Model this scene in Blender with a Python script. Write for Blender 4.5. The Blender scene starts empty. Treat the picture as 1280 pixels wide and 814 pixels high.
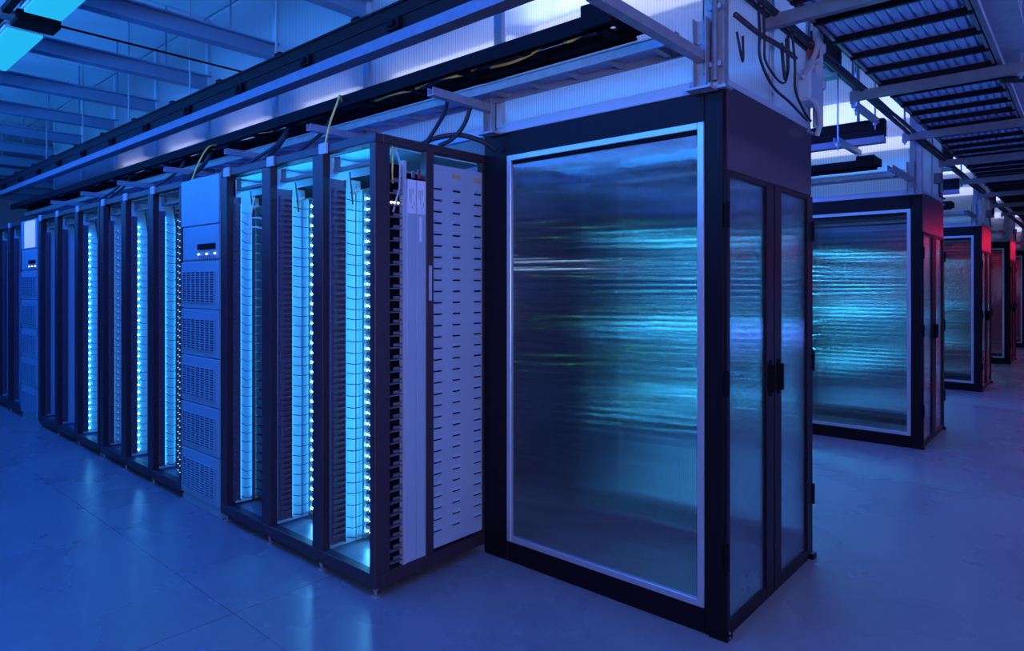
import bpy, bmesh, math, random
from mathutils import Vector

random.seed(7)
S = bpy.context.scene
COL = S.collection

# ------------------------------------------------------------------ camera
cam_d = bpy.data.cameras.new('camera')
cam = bpy.data.objects.new('camera', cam_d)
COL.objects.link(cam)
cam.location = (0, 0, 1.5)
cam.rotation_euler = (math.radians(90), 0, math.radians(41.41))
cam_d.sensor_width = 36.0
cam_d.lens = 36.0 * 822 / 1280
cam_d.shift_y = -50.5 / 1280
cam_d.clip_start = 0.05
cam_d.clip_end = 200
S.camera = cam

# ------------------------------------------------------------------ world, exposure
w = bpy.data.worlds.new('world')
S.world = w
w.use_nodes = True
w.node_tree.nodes['Background'].inputs[0].default_value = (0.02, 0.03, 0.10, 1)
w.node_tree.nodes['Background'].inputs[1].default_value = 0.3
vs = S.view_settings
vs.view_transform = 'Standard'
vs.look = 'None'
vs.exposure = 0.0
vs.gamma = 1.0
vs.use_curve_mapping = False
S.cycles.max_bounces = 14
S.cycles.transmission_bounces = 12
S.cycles.transparent_max_bounces = 12
S.cycles.diffuse_bounces = 3
S.cycles.glossy_bounces = 4
S.cycles.sample_clamp_indirect = 4.0

P = 4.295            # distance from one row to the next
XE = -1.157          # end plane of every row on the main aisle
XR = -2.56           # where the racks begin
BLUE = (0.01, 0.055, 1.0)
CYANB = (0.035, 0.22, 1.0)
VIOLET = (0.25, 0.27, 1.0)
COOL = (0.38, 0.46, 1.0)


def lamp(name, loc, power, color, size, rot=(0, 0, 0)):
    d = bpy.data.lights.new(name, 'AREA')
    d.shape = 'RECTANGLE'
    d.size, d.size_y = size
    d.energy = power
    d.color = color
    o = bpy.data.objects.new(name, d)
    o.location = loc
    o.rotation_euler = rot
    COL.objects.link(o)
    return o


# blue gelled aisle luminaires; uplights and the row behind the camera are added fill
for k in range(0, 3):
    for x in ((-2.4, -5.4, -8.4, -11.4) if k == 0 else (-2.6, -5.6)):
        lamp('aisle_and_fill_light', (x, 1.16 + P * k, 3.17), 46 if k == 0 else 90, BLUE if k == 0 else (0.05, 0.13, 1.0), (2.6, 0.22))
        if k == 0:
            lamp('aisle_and_fill_light', (x, -1.9, 3.3), 18, CYANB, (2.6, 0.22), (math.radians(78), 0, 0))  # unseen row added to fill the rack and cabinet fronts
        lamp('ceiling_fill_light', (x, -0.5 + P * k, 2.75), 115 if k == 0 else 30, (0.03, 0.30, 1.0), (2.6, 0.3), (math.radians(152), 0, 0))  # unseen lamp added to brighten the ceiling
# violet luminaires over the main aisle, and an added fill lamp behind the camera
for k in range(-1, 6):
    lamp('main_aisle_light', (0.75, 1.6 + P * k, 3.70), 22 if k < 1 else 34, VIOLET, (0.3, 2.4))
bl_ = lamp('rear_fill_light', (1.9, -1.8, 1.6), 44, (0.42, 0.46, 1.0), (1.6, 1.2), (math.radians(95), 0, math.radians(38)))
bl_.data.spread = math.radians(90)
for y in (3.4, 6.8):
    lamp('tray_fill_light', (1.7, y, 1.0), 34, (0.10, 0.20, 1.0), (0.25, 2.0), (0, math.radians(127), 0))  # unseen lamps added to brighten the underside of the wide tray
# luminaires inside the hot aisle plenums, turned towards the bulkheads on either side
for k in range(0, 5):
    for rx in (72, -72):
        lamp('plenum_light', (-2.0, 3.24 + P * k, 3.30), 10 if k == 0 else 6, COOL, (1.5, 0.25), (math.radians(rx), 0, 0))
    if k < 2:
        lamp('plenum_light', (-5.5, 3.24 + P * k, 3.45), 10, (0.10, 0.25, 1.0), (3.5, 0.25))
# red wash on the far end wall
for x in (-0.6, 1.2, 2.6):
    lamp('red_wash', (x, 32.2, 3.75), 130, (1.0, 0.02, 0.10), (1.4, 0.2), (math.radians(62), 0, 0))


# ------------------------------------------------------------------ materials
def mat(name, col, rough=0.5, metal=0.0, noise=0.0, nscale=6.0, emit=None, estr=0.0, bump=0.0, spec=0.5):
    m = bpy.data.materials.new(name)
    m.use_nodes = True
    nt = m.node_tree
    b = nt.nodes['Principled BSDF']
    b.inputs['Base Color'].default_value = (*col, 1)
    b.inputs['Roughness'].default_value = rough
    b.inputs['Metallic'].default_value = metal
    b.inputs['Specular IOR Level'].default_value = spec
    if emit:
        b.inputs['Emission Color'].default_value = (*emit, 1)
        b.inputs['Emission Strength'].default_value = estr
    if noise or bump:
        tc = nt.nodes.new('ShaderNodeTexCoord')
        n = nt.nodes.new('ShaderNodeTexNoise')
        n.inputs['Scale'].default_value = nscale
        n.inputs['Detail'].default_value = 6
        nt.links.new(tc.outputs['Object'], n.inputs['Vector'])
        if noise:
            r = nt.nodes.new('ShaderNodeValToRGB')
            r.color_ramp.elements[0].position = 0.3
            r.color_ramp.elements[1].position = 0.7
            r.color_ramp.elements[0].color = (*[max(0, c * (1 - noise)) for c in col], 1)
            r.color_ramp.elements[1].color = (*[min(1, c * (1 + noise)) for c in col], 1)
            nt.links.new(n.outputs['Fac'], r.inputs['Fac'])
            nt.links.new(r.outputs['Color'], b.inputs['Base Color'])
        if bump:
            bp = nt.nodes.new('ShaderNodeBump')
            bp.inputs['Strength'].default_value = bump
            bp.inputs['Distance'].default_value = 0.01
            nt.links.new(n.outputs['Fac'], bp.inputs['Height'])
            nt.links.new(bp.outputs['Normal'], b.inputs['Normal'])
    return m


def fluted(name, tint, amp, haze, clear, flute=620.0, spots=False, webs=0.92):
    """twin wall polycarbonate: microscopic vertical flutes spread light sideways"""
    m = bpy.data.materials.new(name)
    m.use_nodes = True
    nt = m.node_tree
    N, L = nt.nodes.new, nt.links.new
    b = nt.nodes['Principled BSDF']
    out = nt.nodes['Material Output']
    geo = N('ShaderNodeNewGeometry')
    tc = N('ShaderNodeTexCoord')
    wn = N('ShaderNodeTexWhiteNoise')
    wn.noise_dimensions = '3D'
    sc = N('ShaderNodeVectorMath'); sc.operation = 'SCALE'; sc.inputs['Scale'].default_value = 913.7
    L(geo.outputs['Position'], sc.inputs[0]); L(sc.outputs[0], wn.inputs['Vector'])
    sep = N('ShaderNodeSeparateColor'); L(wn.outputs['Color'], sep.inputs[0])
    add = N('ShaderNodeMath'); add.operation = 'ADD'
    L(sep.outputs[0], add.inputs[0]); L(sep.outputs[1], add.inputs[1])
    sub = N('ShaderNodeMath'); sub.operation = 'SUBTRACT'; sub.inputs[1].default_value = 1.0
    L(add.outputs[0], sub.inputs[0])
    mul = N('ShaderNodeMath'); mul.operation = 'MULTIPLY'; mul.inputs[1].default_value = amp
    ab = N('ShaderNodeMath'); ab.operation = 'ABSOLUTE'; L(sub.outputs[0], ab.inputs[0])
    pk = N('ShaderNodeMath'); pk.operation = 'MULTIPLY'; L(sub.outputs[0], pk.inputs[0]); L(ab.outputs[0], pk.inputs[1])
    L(pk.outputs[0], mul.inputs[0])
    cr = N('ShaderNodeVectorMath'); cr.operation = 'CROSS_PRODUCT'
    cr.inputs[0].default_value = (0, 0, 1); L(geo.outputs['Normal'], cr.inputs[1])
    s2 = N('ShaderNodeVectorMath'); s2.operation = 'SCALE'
    L(cr.outputs[0], s2.inputs[0]); L(mul.outputs[0], s2.inputs['Scale'])
    av = N('ShaderNodeVectorMath'); av.operation = 'ADD'
    L(geo.outputs['Normal'], av.inputs[0]); L(s2.outputs[0], av.inputs[1])
    # slight waviness of the sheet
    nz = N('ShaderNodeTexNoise'); nz.inputs['Scale'].default_value = 9.0
    L(tc.outputs['Object'], nz.inputs['Vector'])
    nzm = N('ShaderNodeMath'); nzm.operation = 'MULTIPLY_ADD'
    nzm.inputs[1].default_value = 0.007; nzm.inputs[2].default_value = -0.0035
    L(nz.outputs['Fac'], nzm.inputs[0])
    cz = N('ShaderNodeCombineXYZ'); L(nzm.outputs[0], cz.inputs['Z'])
    av2 = N('ShaderNodeVectorMath'); av2.operation = 'ADD'
    L(av.outputs[0], av2.inputs[0]); L(cz.outputs[0], av2.inputs[1])
    nn = N('ShaderNodeVectorMath'); nn.operation = 'NORMALIZE'; L(av2.outputs[0], nn.inputs[0])
    b.inputs['Base Color'].default_value = (*tint, 1)
    b.inputs['Transmission Weight'].default_value = 1.0
    b.inputs['IOR'].default_value = 1.45
    b.inputs['Roughness'].default_value = 0.0
    L(nn.outputs[0], b.inputs['Normal'])
    # flutes as vertical lines that carry more haze
    sx = N('ShaderNodeSeparateXYZ'); L(geo.outputs['Position'], sx.inputs[0])
    xy = N('ShaderNodeMath'); xy.operation = 'ADD'; L(sx.outputs['X'], xy.inputs[0]); L(sx.outputs['Y'], xy.inputs[1])
    fr = N('ShaderNodeMath'); fr.operation = 'MULTIPLY'; fr.inputs[1].default_value = flute; L(xy.outputs[0], fr.inputs[0])
    si = N('ShaderNodeMath'); si.operation = 'SINE'; L(fr.outputs[0], si.inputs[0])
    mr = N('ShaderNodeMapRange')
    mr.inputs['From Min'].default_value = -1; mr.inputs['From Max'].default_value = 1
    mr.inputs['To Min'].default_value = haze * 0.8; mr.inputs['To Max'].default_value = haze * 1.2
    L(si.outputs[0], mr.inputs['Value'])
    tr = N('ShaderNodeBsdfTranslucent'); tr.inputs['Color'].default_value = (*tint, 1)
    df = N('ShaderNodeBsdfDiffuse'); df.inputs['Color'].default_value = (*[c * 0.8 for c in tint], 1)
    hz = N('ShaderNodeMixShader'); hz.inputs['Fac'].default_value = 0.4
    L(tr.outputs[0], hz.inputs[1]); L(df.outputs[0], hz.inputs[2])
    tp = N('ShaderNodeBsdfTransparent'); tp.inputs['Color'].default_value = (*tint, 1)
    m1 = N('ShaderNodeMixShader'); L(mr.outputs[0], m1.inputs['Fac'])
    L(b.outputs[0], m1.inputs[1]); L(hz.outputs[0], m1.inputs[2])
    m2 = N('ShaderNodeMixShader'); m2.inputs['Fac'].default_value = clear
    L(m1.outputs[0], m2.inputs[1]); L(tp.outputs[0], m2.inputs[2])
    mt = N('ShaderNodeMapRange')
    mt.inputs['From Min'].default_value = -1; mt.inputs['From Max'].default_value = 1
    mt.inputs['To Min'].default_value = webs; mt.inputs['To Max'].default_value = 1.0
    L(si.outputs[0], mt.inputs['Value'])
    tn = N('ShaderNodeVectorMath'); tn.operation = 'SCALE'; tn.inputs[0].default_value = tint
    L(mt.outputs[0], tn.inputs['Scale'])
    L(tn.outputs[0], b.inputs['Base Color']); L(tn.outputs[0], tp.inputs['Color'])
    last = m2
    if spots:  # dark peeled marks in the film
        vo = N('ShaderNodeTexVoronoi'); vo.inputs['Scale'].default_value = 26.0
        mp = N('ShaderNodeMapping'); mp.inputs['Scale'].default_value = (1, 1.6, 0.8)
        L(tc.outputs['Object'], mp.inputs[0]); L(mp.outputs[0], vo.inputs['Vector'])
        n2 = N('ShaderNodeTexNoise'); n2.inputs['Scale'].default_value = 3.2; L(tc.outputs['Object'], n2.inputs['Vector'])
        c1 = N('ShaderNodeMath'); c1.operation = 'LESS_THAN'; c1.inputs[1].default_value = 0.19; L(vo.outputs['Distance'], c1.inputs[0])
        c2 = N('ShaderNodeMath'); c2.operation = 'GREATER_THAN'; c2.inputs[1].default_value = 0.57; L(n2.outputs['Fac'], c2.inputs[0])
        c3 = N('ShaderNodeMath'); c3.operation = 'MULTIPLY'; L(c1.outputs[0], c3.inputs[0]); L(c2.outputs[0], c3.inputs[1])
        c4 = N('ShaderNodeMath'); c4.operation = 'MULTIPLY'; c4.inputs[1].default_value = 0.55; L(c3.outputs[0], c4.inputs[0])
        dk = N('ShaderNodeBsdfDiffuse'); dk.inputs['Color'].default_value = (0.03, 0.03, 0.06, 1)
        m3 = N('ShaderNodeMixShader'); L(c4.outputs[0], m3.inputs['Fac']); L(m2.outputs[0], m3.inputs[1]); L(dk.outputs[0], m3.inputs[2])
        last = m3
    L(last.outputs[0], out.inputs['Surface'])
    return m


def concrete():
    m = mat('polished_concrete', (0.32, 0.32, 0.33), 0.3, spec=0.35)
    nt = m.node_tree
    N, L = nt.nodes.new, nt.links.new
    b = nt.nodes['Principled BSDF']
    geo = N('ShaderNodeNewGeometry')
    n1 = N('ShaderNodeTexNoise'); n1.inputs['Scale'].default_value = 1.3; n1.inputs['Detail'].default_value = 9; n1.inputs['Roughness'].default_value = 0.5
    n2 = N('ShaderNodeTexNoise'); n2.inputs['Scale'].default_value = 14; n2.inputs['Detail'].default_value = 6
    L(geo.outputs['Position'], n1.inputs['Vector']); L(geo.outputs['Position'], n2.inputs['Vector'])
    mx = N('ShaderNodeMix'); mx.inputs['Factor'].default_value = 0.35
    L(n1.outputs['Fac'], mx.inputs['A']); L(n2.outputs['Fac'], mx.inputs['B'])
    r = N('ShaderNodeValToRGB')
    r.color_ramp.elements[0].position = 0.25; r.color_ramp.elements[0].color = (0.18, 0.18, 0.185, 1)
    r.color_ramp.elements[1].position = 0.78; r.color_ramp.elements[1].color = (0.265, 0.265, 0.26, 1)
    L(mx.outputs['Result'], r.inputs['Fac']); L(r.outputs['Color'], b.inputs['Base Color'])
    mr = N('ShaderNodeMapRange'); mr.inputs['To Min'].default_value = 0.2; mr.inputs['To Max'].default_value = 0.36
    L(n1.outputs['Fac'], mr.inputs['Value']); L(mr.outputs['Result'], b.inputs['Roughness'])
    bp = N('ShaderNodeBump'); bp.inputs['Strength'].default_value = 0.06; bp.inputs['Distance'].default_value = 0.01
    L(n1.outputs['Fac'], bp.inputs['Height']); L(bp.outputs['Normal'], b.inputs['Normal'])
    return m


M = dict(
    black=mat('black_powder_coat', (0.042, 0.024, 0.034), 0.45, noise=0.15, nscale=40),
    panelblack=mat('dark_sheet_panel', (0.06, 0.04, 0.06), 0.28),
    matte=mat('matte_black', (0.005, 0.004, 0.006), 0.7, spec=0.1),
    steel=mat('galvanised_steel', (0.32, 0.34, 0.4), 0.42, 0.35, noise=0.12, nscale=18),
    dullsteel=mat('dull_steel', (0.17, 0.17, 0.21), 0.5, 0.3, noise=0.12, nscale=18),
    alu=mat('aluminium', (0.55, 0.57, 0.62), 0.35, 0.6),
    grey=mat('pale_grey_paint', (0.36, 0.44, 0.53), 0.45, noise=0.04, nscale=4),
    side=mat('grey_side_sheet', (0.42, 0.45, 0.5), 0.5),
    plate=mat('zinc_plate', (0.3, 0.31, 0.36), 0.3, 0.5, noise=0.15, nscale=14),
    server=mat('server_sheet', (0.06, 0.065, 0.09), 0.45, 0.3),
    comb=mat('cable_comb_plastic', (0.10, 0.085, 0.13), 0.55),
    cab=mat('cabinet_paint', (0.19, 0.42, 0.5), 0.45, noise=0.04, nscale=4),
    pan=mat('blue_grey_sheet', (0.27, 0.36, 0.56), 0.4, 0.1),
    busway=mat('busway_paint', (0.013, 0.007, 0.008), 0.6, spec=0.1),
    inner=mat('inner_sheet_cyan_glow', (0.26, 0.6, 0.72), 0.5),  # pale plate; the cyan light on it is put into the colour
    strip=mat('small_lamps', (0, 0, 0), 0.5, emit=(0.35, 0.62, 1.0), estr=2.2),
    cable=mat('black_cable', (0.012, 0.012, 0.02), 0.55),
    wcable=mat('white_cable', (0.6, 0.6, 0.62), 0.5),
    ycable=mat('yellow_fibre_cable', (1.0, 0.60, 0.10), 0.5),
    gcable=mat('grey_conduit', (0.38, 0.38, 0.42), 0.5),
    white=mat('white_label', (0.75, 0.75, 0.78), 0.6),
    orange=mat('amber_label', (0.55, 0.36, 0.2), 0.6),
    red=mat('red_cover', (0.35, 0.03, 0.05), 0.5),
    lamp_body=mat('luminaire_body', (0.5, 0.52, 0.56), 0.5),
    led=mat('cyan_led', (0, 0, 0), 0.5, emit=(0.09, 0.55, 1.0), estr=95),
    ledfar=mat('cyan_bead', (0, 0, 0), 0.5, emit=(0.09, 0.55, 1.0), estr=34),
    ledsoft=mat('dim_cyan_led', (0, 0, 0), 0.5, emit=(0.06, 0.5, 1.0), estr=14),
    fillbar=mat('cyan_fill_bar', (0, 0, 0), 0.5, emit=(0.02, 0.42, 1.0), estr=5.5),  # for hidden bars added to light the side sheets
    ledrow=mat('cyan_lamp_row', (0, 0, 0), 0.5, emit=(0.05, 0.58, 1.0), estr=75),
    fillbarfar=mat('cyan_fill_bar_dim', (0, 0, 0), 0.5, emit=(0.02, 0.36, 1.0), estr=1.5),
    encl=mat('enclosure_black', (0.009, 0.005, 0.009), 0.42, spec=0.15),
    topfill=mat('cyan_top_fill', (0, 0, 0), 0.5, emit=(0.03, 0.36, 1.0), estr=60),
    ledwhite=mat('white_led', (0, 0, 0), 0.5, emit=(0.6, 0.75, 1.0), estr=7),
    ledgreen=mat('green_led', (0, 0, 0), 0.5, emit=(0.12, 1.0, 0.25), estr=3.5),
    diffuser=mat('cyan_diffuser', (0.1, 0.1, 0.1), 0.6, emit=(0.012, 0.47, 0.82), estr=0.95),
    vdiffuser=mat('violet_diffuser', (0.1, 0.1, 0.1), 0.6, emit=(0.5, 0.52, 1.0), estr=1.2),
    tube=mat('cool_tube', (0.1, 0.1, 0.1), 0.6, emit=(0.6, 0.66, 1.0), estr=2.2),
    redlamp=mat('red_lens', (0.1, 0, 0), 0.5, emit=(1.0, 0.03, 0.1), estr=6),
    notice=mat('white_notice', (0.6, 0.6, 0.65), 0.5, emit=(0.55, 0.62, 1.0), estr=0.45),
    ceil=mat('ceiling_sheet', (0.56, 0.64, 0.72), 0.33, noise=0.1, nscale=1.5, bump=0.05),
    beam=mat('beam_paint', (0.12, 0.22, 0.36), 0.5),
    wall=mat('wall_paint', (0.3, 0.31, 0.36), 0.7),
    joint=mat('joint_filler', (0.2, 0.2, 0.21), 0.6),
    concrete=concrete(),
    glaze=fluted('twin_wall_glazing', (0.93, 0.96, 1.0), 0.62, 0.012, 0.18, webs=0.78),
    film=fluted('frosted_door_film', (0.78, 0.88, 1.0), 0.8, 0.05, 0.16, spots=True),
    bulk=fluted('bulkhead_sheet', (0.9, 0.93, 1.0), 0.6, 0.42, 0.05, flute=410.0),
)


# ------------------------------------------------------------------ mesh helpers
class MB:
    def __init__(s):
        s.v, s.f = [], []

    def box(s, x0, x1, y0, y1, z0, z1):
        if x0 > x1: x0, x1 = x1, x0
        if y0 > y1: y0, y1 = y1, y0
        if z0 > z1: z0, z1 = z1, z0
        i = len(s.v)
        s.v += [(x0, y0, z0), (x1, y0, z0), (x1, y1, z0), (x0, y1, z0), (x0, y0, z1), (x1, y0, z1), (x1, y1, z1), (x0, y1, z1)]
        s.f += [(i, i + 3, i + 2, i + 1), (i + 4, i + 5, i + 6, i + 7), (i, i + 1, i + 5, i + 4), (i + 1, i + 2, i + 6, i + 5), (i + 2, i + 3, i + 7, i + 6), (i + 3, i, i + 4, i + 7)]
        return s

    def chan(s, axis, a0, a1, u0, u1, z0, z1, t=0.004, lip=0.0):
        """an upward open U channel along axis 'x' or 'y' between u0,u1 across"""
        for (p0, p1, q0, q1) in ((u0, u1, z0, z0 + t), (u0, u0 + t, z0, z1), (u1 - t, u1, z0, z1)) + (((u0, u0 + lip, z1 - t, z1), (u1 - lip, u1, z1 - t, z1)) if lip else ()):
            if axis == 'x': s.box(a0, a1, p0, p1, q0, q1)
            else: s.box(p0, p1, a0, a1, q0, q1)
        return s

    def tube(s, pts, r, n=6, cap=True):
        pts = [Vector(p) for p in pts]
        i0 = len(s.v)
        m = len(pts)
        ref = None
        for k, p in enumerate(pts):
            t = (pts[min(k + 1, m - 1)] - pts[max(k - 1, 0)]).normalized()
            if ref is None:
                ref = Vector((0, 0, 1)) if abs(t.z) < 0.9 else Vector((1, 0, 0))
            a = t.cross(ref)
            if a.length < 1e-5: a = t.orthogonal()
            a.normalize()
            b = t.cross(a).normalized()
            ref = -b if b.dot(ref) < 0 else b
            for j in range(n):
                th = 2 * math.pi * j / n
                s.v.append(tuple(p + a * (r * math.cos(th)) + b * (r * math.sin(th))))
        for k in range(m - 1):
            for j in range(n):
                q = i0 + k * n
                s.f.append((q + j, q + (j + 1) % n, q + n + (j + 1) % n, q + n + j))
        if cap:
            s.f.append(tuple(range(i0 + n - 1, i0 - 1, -1)))
            s.f.append(tuple(range(i0 + (m - 1) * n, i0 + m * n)))
        return s

    def ball(s, c, r):
        x, y, z = c
        i = len(s.v)
        s.v += [(x, y, z + r)] + [(x + r * math.cos(a) * 0.9, y + r * math.sin(a) * 0.9, z + r * 0.4) for a in [k * math.pi / 3 for k in range(6)]] \
            + [(x + r * math.cos(a) * 0.9, y + r * math.sin(a) * 0.9, z - r * 0.4) for a in [k * math.pi / 3 for k in range(6)]] + [(x, y, z - r)]
        for k in range(6):
            a, b = i + 1 + k, i + 1 + (k + 1) % 6
            s.f += [(i, a, b), (a, a + 6, b + 6, b), (i + 13, b + 6, a + 6)]
        return s

    def mesh(s, name, m):
        me = bpy.data.meshes.new(name)
        me.from_pydata(s.v, [], s.f)
        me.validate()
        me.materials.append(M[m])
        return me

    def build(s, name, m, parent=None, loc=None, bevel=0.0, smooth=False):
        o = bpy.data.objects.new(name, s.mesh(name, m))
        COL.objects.link(o)
        if parent: o.parent = parent
        if loc: o.location = loc
        if bevel:
            md = o.modifiers.new('edge', 'BEVEL'); md.width = bevel; md.segments = 1; md.limit_method = 'ANGLE'
        if smooth:
            for p in o.data.polygons: p.use_smooth = True
        return o


def inst(name, me, parent=None, loc=(0, 0, 0)):
    o = bpy.data.objects.new(name, me)
    COL.objects.link(o)
    if parent: o.parent = parent
    o.location = loc
    return o


def tag(o, label, cat, group=None, kind=None):
    o['label'] = label
    o['category'] = cat
    if group: o['group'] = group
    if kind: o['kind'] = kind
    return o


def thing(name, label, cat, loc=(0, 0, 0), group=None):
    o = bpy.data.objects.new(name, None)
    o.empty_display_size = 0.1
    COL.objects.link(o)
    o.location = loc
    return tag(o, label, cat, group)


def stuff(o):
    o['kind'] = 'stuff'
    return o


def struct(o):
    o['kind'] = 'structure'
    return o


def copy_tree(o, parent=None, loc=None, label=None):
    c = o.copy()
    COL.objects.link(c)
    if parent: c.parent = parent
    if loc: c.location = loc
    if label: c['label'] = label
    for ch in list(o.children):
        copy_tree(ch, c)
    return c


ORD = ['first', 'second', 'third', 'fourth', 'fifth', 'sixth', 'seventh', 'eighth', 'ninth', 'tenth', 'eleventh', 'twelfth',
       'thirteenth', 'fourteenth', 'fifteenth', 'sixteenth', 'seventeenth', 'eighteenth', 'nineteenth', 'twentieth', 'twenty-first',
       'twenty-second', 'twenty-third', 'twenty-fourth', 'twenty-fifth', 'twenty-sixth', 'twenty-seventh', 'twenty-eighth',
       'twenty-ninth', 'thirtieth', 'thirty-first', 'thirty-second']

# ------------------------------------------------------------------ the room
floor = struct(MB().box(-17, 3.3, -5.2, 33.2, -0.12, -0.003).build('floor', 'joint'))
xs = [-16.9] + [x for x in [-2.94 - 3.6 * k for k in range(3, -3, -1)] if x < 3] + [3.2]
ys = [-5.1, -2.885] + [1.41 + P * k for k in range(0, 8)] + [33.1]
for i in range(len(xs) - 1):
    for j in range(len(ys) - 1):
        struct(MB().box(xs[i] + 0.002, xs[i + 1] - 0.002, ys[j] + 0.002, ys[j + 1] - 0.002, -0.1, 0).build('slab', 'concrete', floor))
struct(MB().box(-17, -16.9, -5.2, 33.2, 0, 4.1).build('wall_left', 'wall'))
struct(MB().box(3.2, 3.3, -5.2, 33.2, 0, 4.1).build('wall_right', 'wall'))
struct(MB().box(-17, 3.3, -5.3, -5.2, 0, 4.1).build('wall_back', 'wall'))
struct(MB().box(-17, 3.3, 33.1, 33.2, 0, 4.1).build('wall_front', 'wall'))
ceiling = struct(MB().box(-17, 3.3, -5.2, 33.2, 3.96, 4.1).build('ceiling', 'beam'))
BX = [-4.84 - 1.2 * k for k in range(-7, 11)]            # beam lines
for i, x in enumerate(BX[:-1]):
    for (y0, y1) in ((-3.4, -0.4), (-0.4, 2.66), (2.66, 6.9), (6.9, 11.2), (11.2, 15.5), (15.5, 24)):
        if y0 > 3 and x < -8: continue
        struct(MB().box(x - 0.012, x - 1.188, y0 + 0.012, y1 - 0.012, 3.93, 3.96).build('panel', 'ceil', ceiling))
for x in BX:
    b = MB().box(x - 0.05, x + 0.05, -5, 30, 3.28, 3.292).box(x - 0.006, x + 0.006, -5, 30, 3.292, 3.388).box(x - 0.05, x + 0.05, -5, 30, 3.388, 3.40)
    struct(b.build('beam', 'beam', ceiling))
for x in BX:                                              # hangers of the beams
    h = MB()
    for y in (-1.5, 0.6, 2.3, 5, 9):
        h.tube([(x, y, 3.4), (x, y, 3.95)], 0.008, 5)
    struct(h.build('beam_hanger', 'beam', ceiling))

# ------------------------------------------------------------------ glazed enclosures at the row ends
Y0 = 2.666
ENC_LABEL = ['large glazed black framed enclosure beside the louvred rack end',
             'second glazed enclosure along the main aisle with pink tinted head panel',
             'third glazed enclosure along the main aisle with bright red head panel',
             'fourth glazed enclosure along the main aisle beside the red lit floor',
             'fifth glazed enclosure along the main aisle, narrow and dark',
             'sixth glazed enclosure far down the main aisle']


def make_enclosure():
    t = thing('aisle_enclosure', ENC_LABEL[0], 'enclosure', (XE, Y0, 0), 'glazed enclosures along the main aisle')
    D, Wd = 1.14, 1.403
    B = 'encl'
    for (y0, y1, s) in ((0, 0.034, 0), (D - 0.034, D, 1)):
        MB().box(-0.093, -0.008, y0, y1, 0.0, 2.33).build('corner_post', B, t, bevel=0.004)
        MB().box(-Wd, -1.228, y0, y1 + (0.02 if not s else 0), 0.0, 2.33).build('corner_post', B, t, bevel=0.004)
        MB().box(-1.228, -0.093, y0 + 0.002, y1 + 0.02, 2.203, 2.33).build('header', B, t, bevel=0.003)
        MB().box(-1.228, -0.093, y0 + 0.002, y1 + 0.02, 0.0, 0.112).build('sill', B, t, bevel=0.003)
        yc = (y0 + y1) / 2
        g = MB().box(-1.20, -0.121, yc - 0.006, yc + 0.006, 0.14, 2.175).build('glazing_panel', 'glaze', t)
        fr = MB()
        a = -0.006 if s == 0 else D - 0.02
        for (x0, x1, z0, z1) in ((-1.228, -1.198, 0.112, 2.203), (-0.123, -0.093, 0.112, 2.203), (-1.198, -0.123, 0.112, 0.142), (-1.198, -0.123, 2.173, 2.203)):
            fr.box(x0, x1, a, a + 0.026, z0, z1)
        fr.build('glazing_frame', 'alu', g, bevel=0.002)
        MB().box(-1.196, -0.125, yc - 0.012, yc + 0.012, 2.155, 2.173).build('gasket', 'matte', g)
    # end face on the aisle
    MB().box(-0.035, -0.002, 0.036, D - 0.0, 1.99, 2.352).build('head_panel', 'panelblack', t, bevel=0.003)
    MB().box(-0.05, -0.006, 0.036, D - 0.036, 0.0, 0.03).build('threshold', B, t)
    MB().box(-0.06, 0.02, D - 0.03, D + 0.02, 0.0, 0.028).build('foot_plate', B, t)
    MB().box(-0.07, 0.012, -0.006, 0.05, 0.0, 0.02).build('foot_plate', B, t)
    for (y0, y1, g0, g1, hy) in ((0.006, 0.552, 0.040, 0.455, 0.50), (0.562, 1.138, 0.655, 1.047, 0.61)):
        d = MB()
        for (a, b, z0, z1) in ((y0, g0, 0.032, 1.985), (g1, y1, 0.032, 1.985), (g0, g1, 0.032, 0.068), (g0, g1, 1.962, 1.985)):
            d.box(-0.03, 0.006, a, b, z0, z1)
        d = d.build('door', B, t, bevel=0.003)
        MB().box(-0.014, -0.006, g0, g1, 0.068, 1.962).build('door_glass', 'film', d)
        MB().box(0.006, 0.012, hy - 0.013, hy + 0.013, 0.97, 1.14).box(0.012, 0.032, hy - 0.008, hy + 0.008, 0.99, 1.12).build('handle', 'matte', d, bevel=0.002)
        hg = y0 if hy < 0.55 else y1
        for z in (0.3, 1.03, 1.74):
            MB().tube([(0.008, hg, z), (0.008, hg, z + 0.11)], 0.009, 8).box(0.002, 0.009, hg - 0.02, hg + 0.02, z + 0.01, z + 0.1).build('hinge', 'matte', d)
    bm = MB()
    for z in (0.012, 0.032):
        bm.ball((0.012, 0.02, z), 0.006)
    bm.build('anchor_bolt', 'dullsteel', t)
    return t


enc = make_enclosure()
for k in range(1, 6):
    copy_tree(enc, None, (XE, Y0 + P * k, 0), ENC_LABEL[k])


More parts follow.
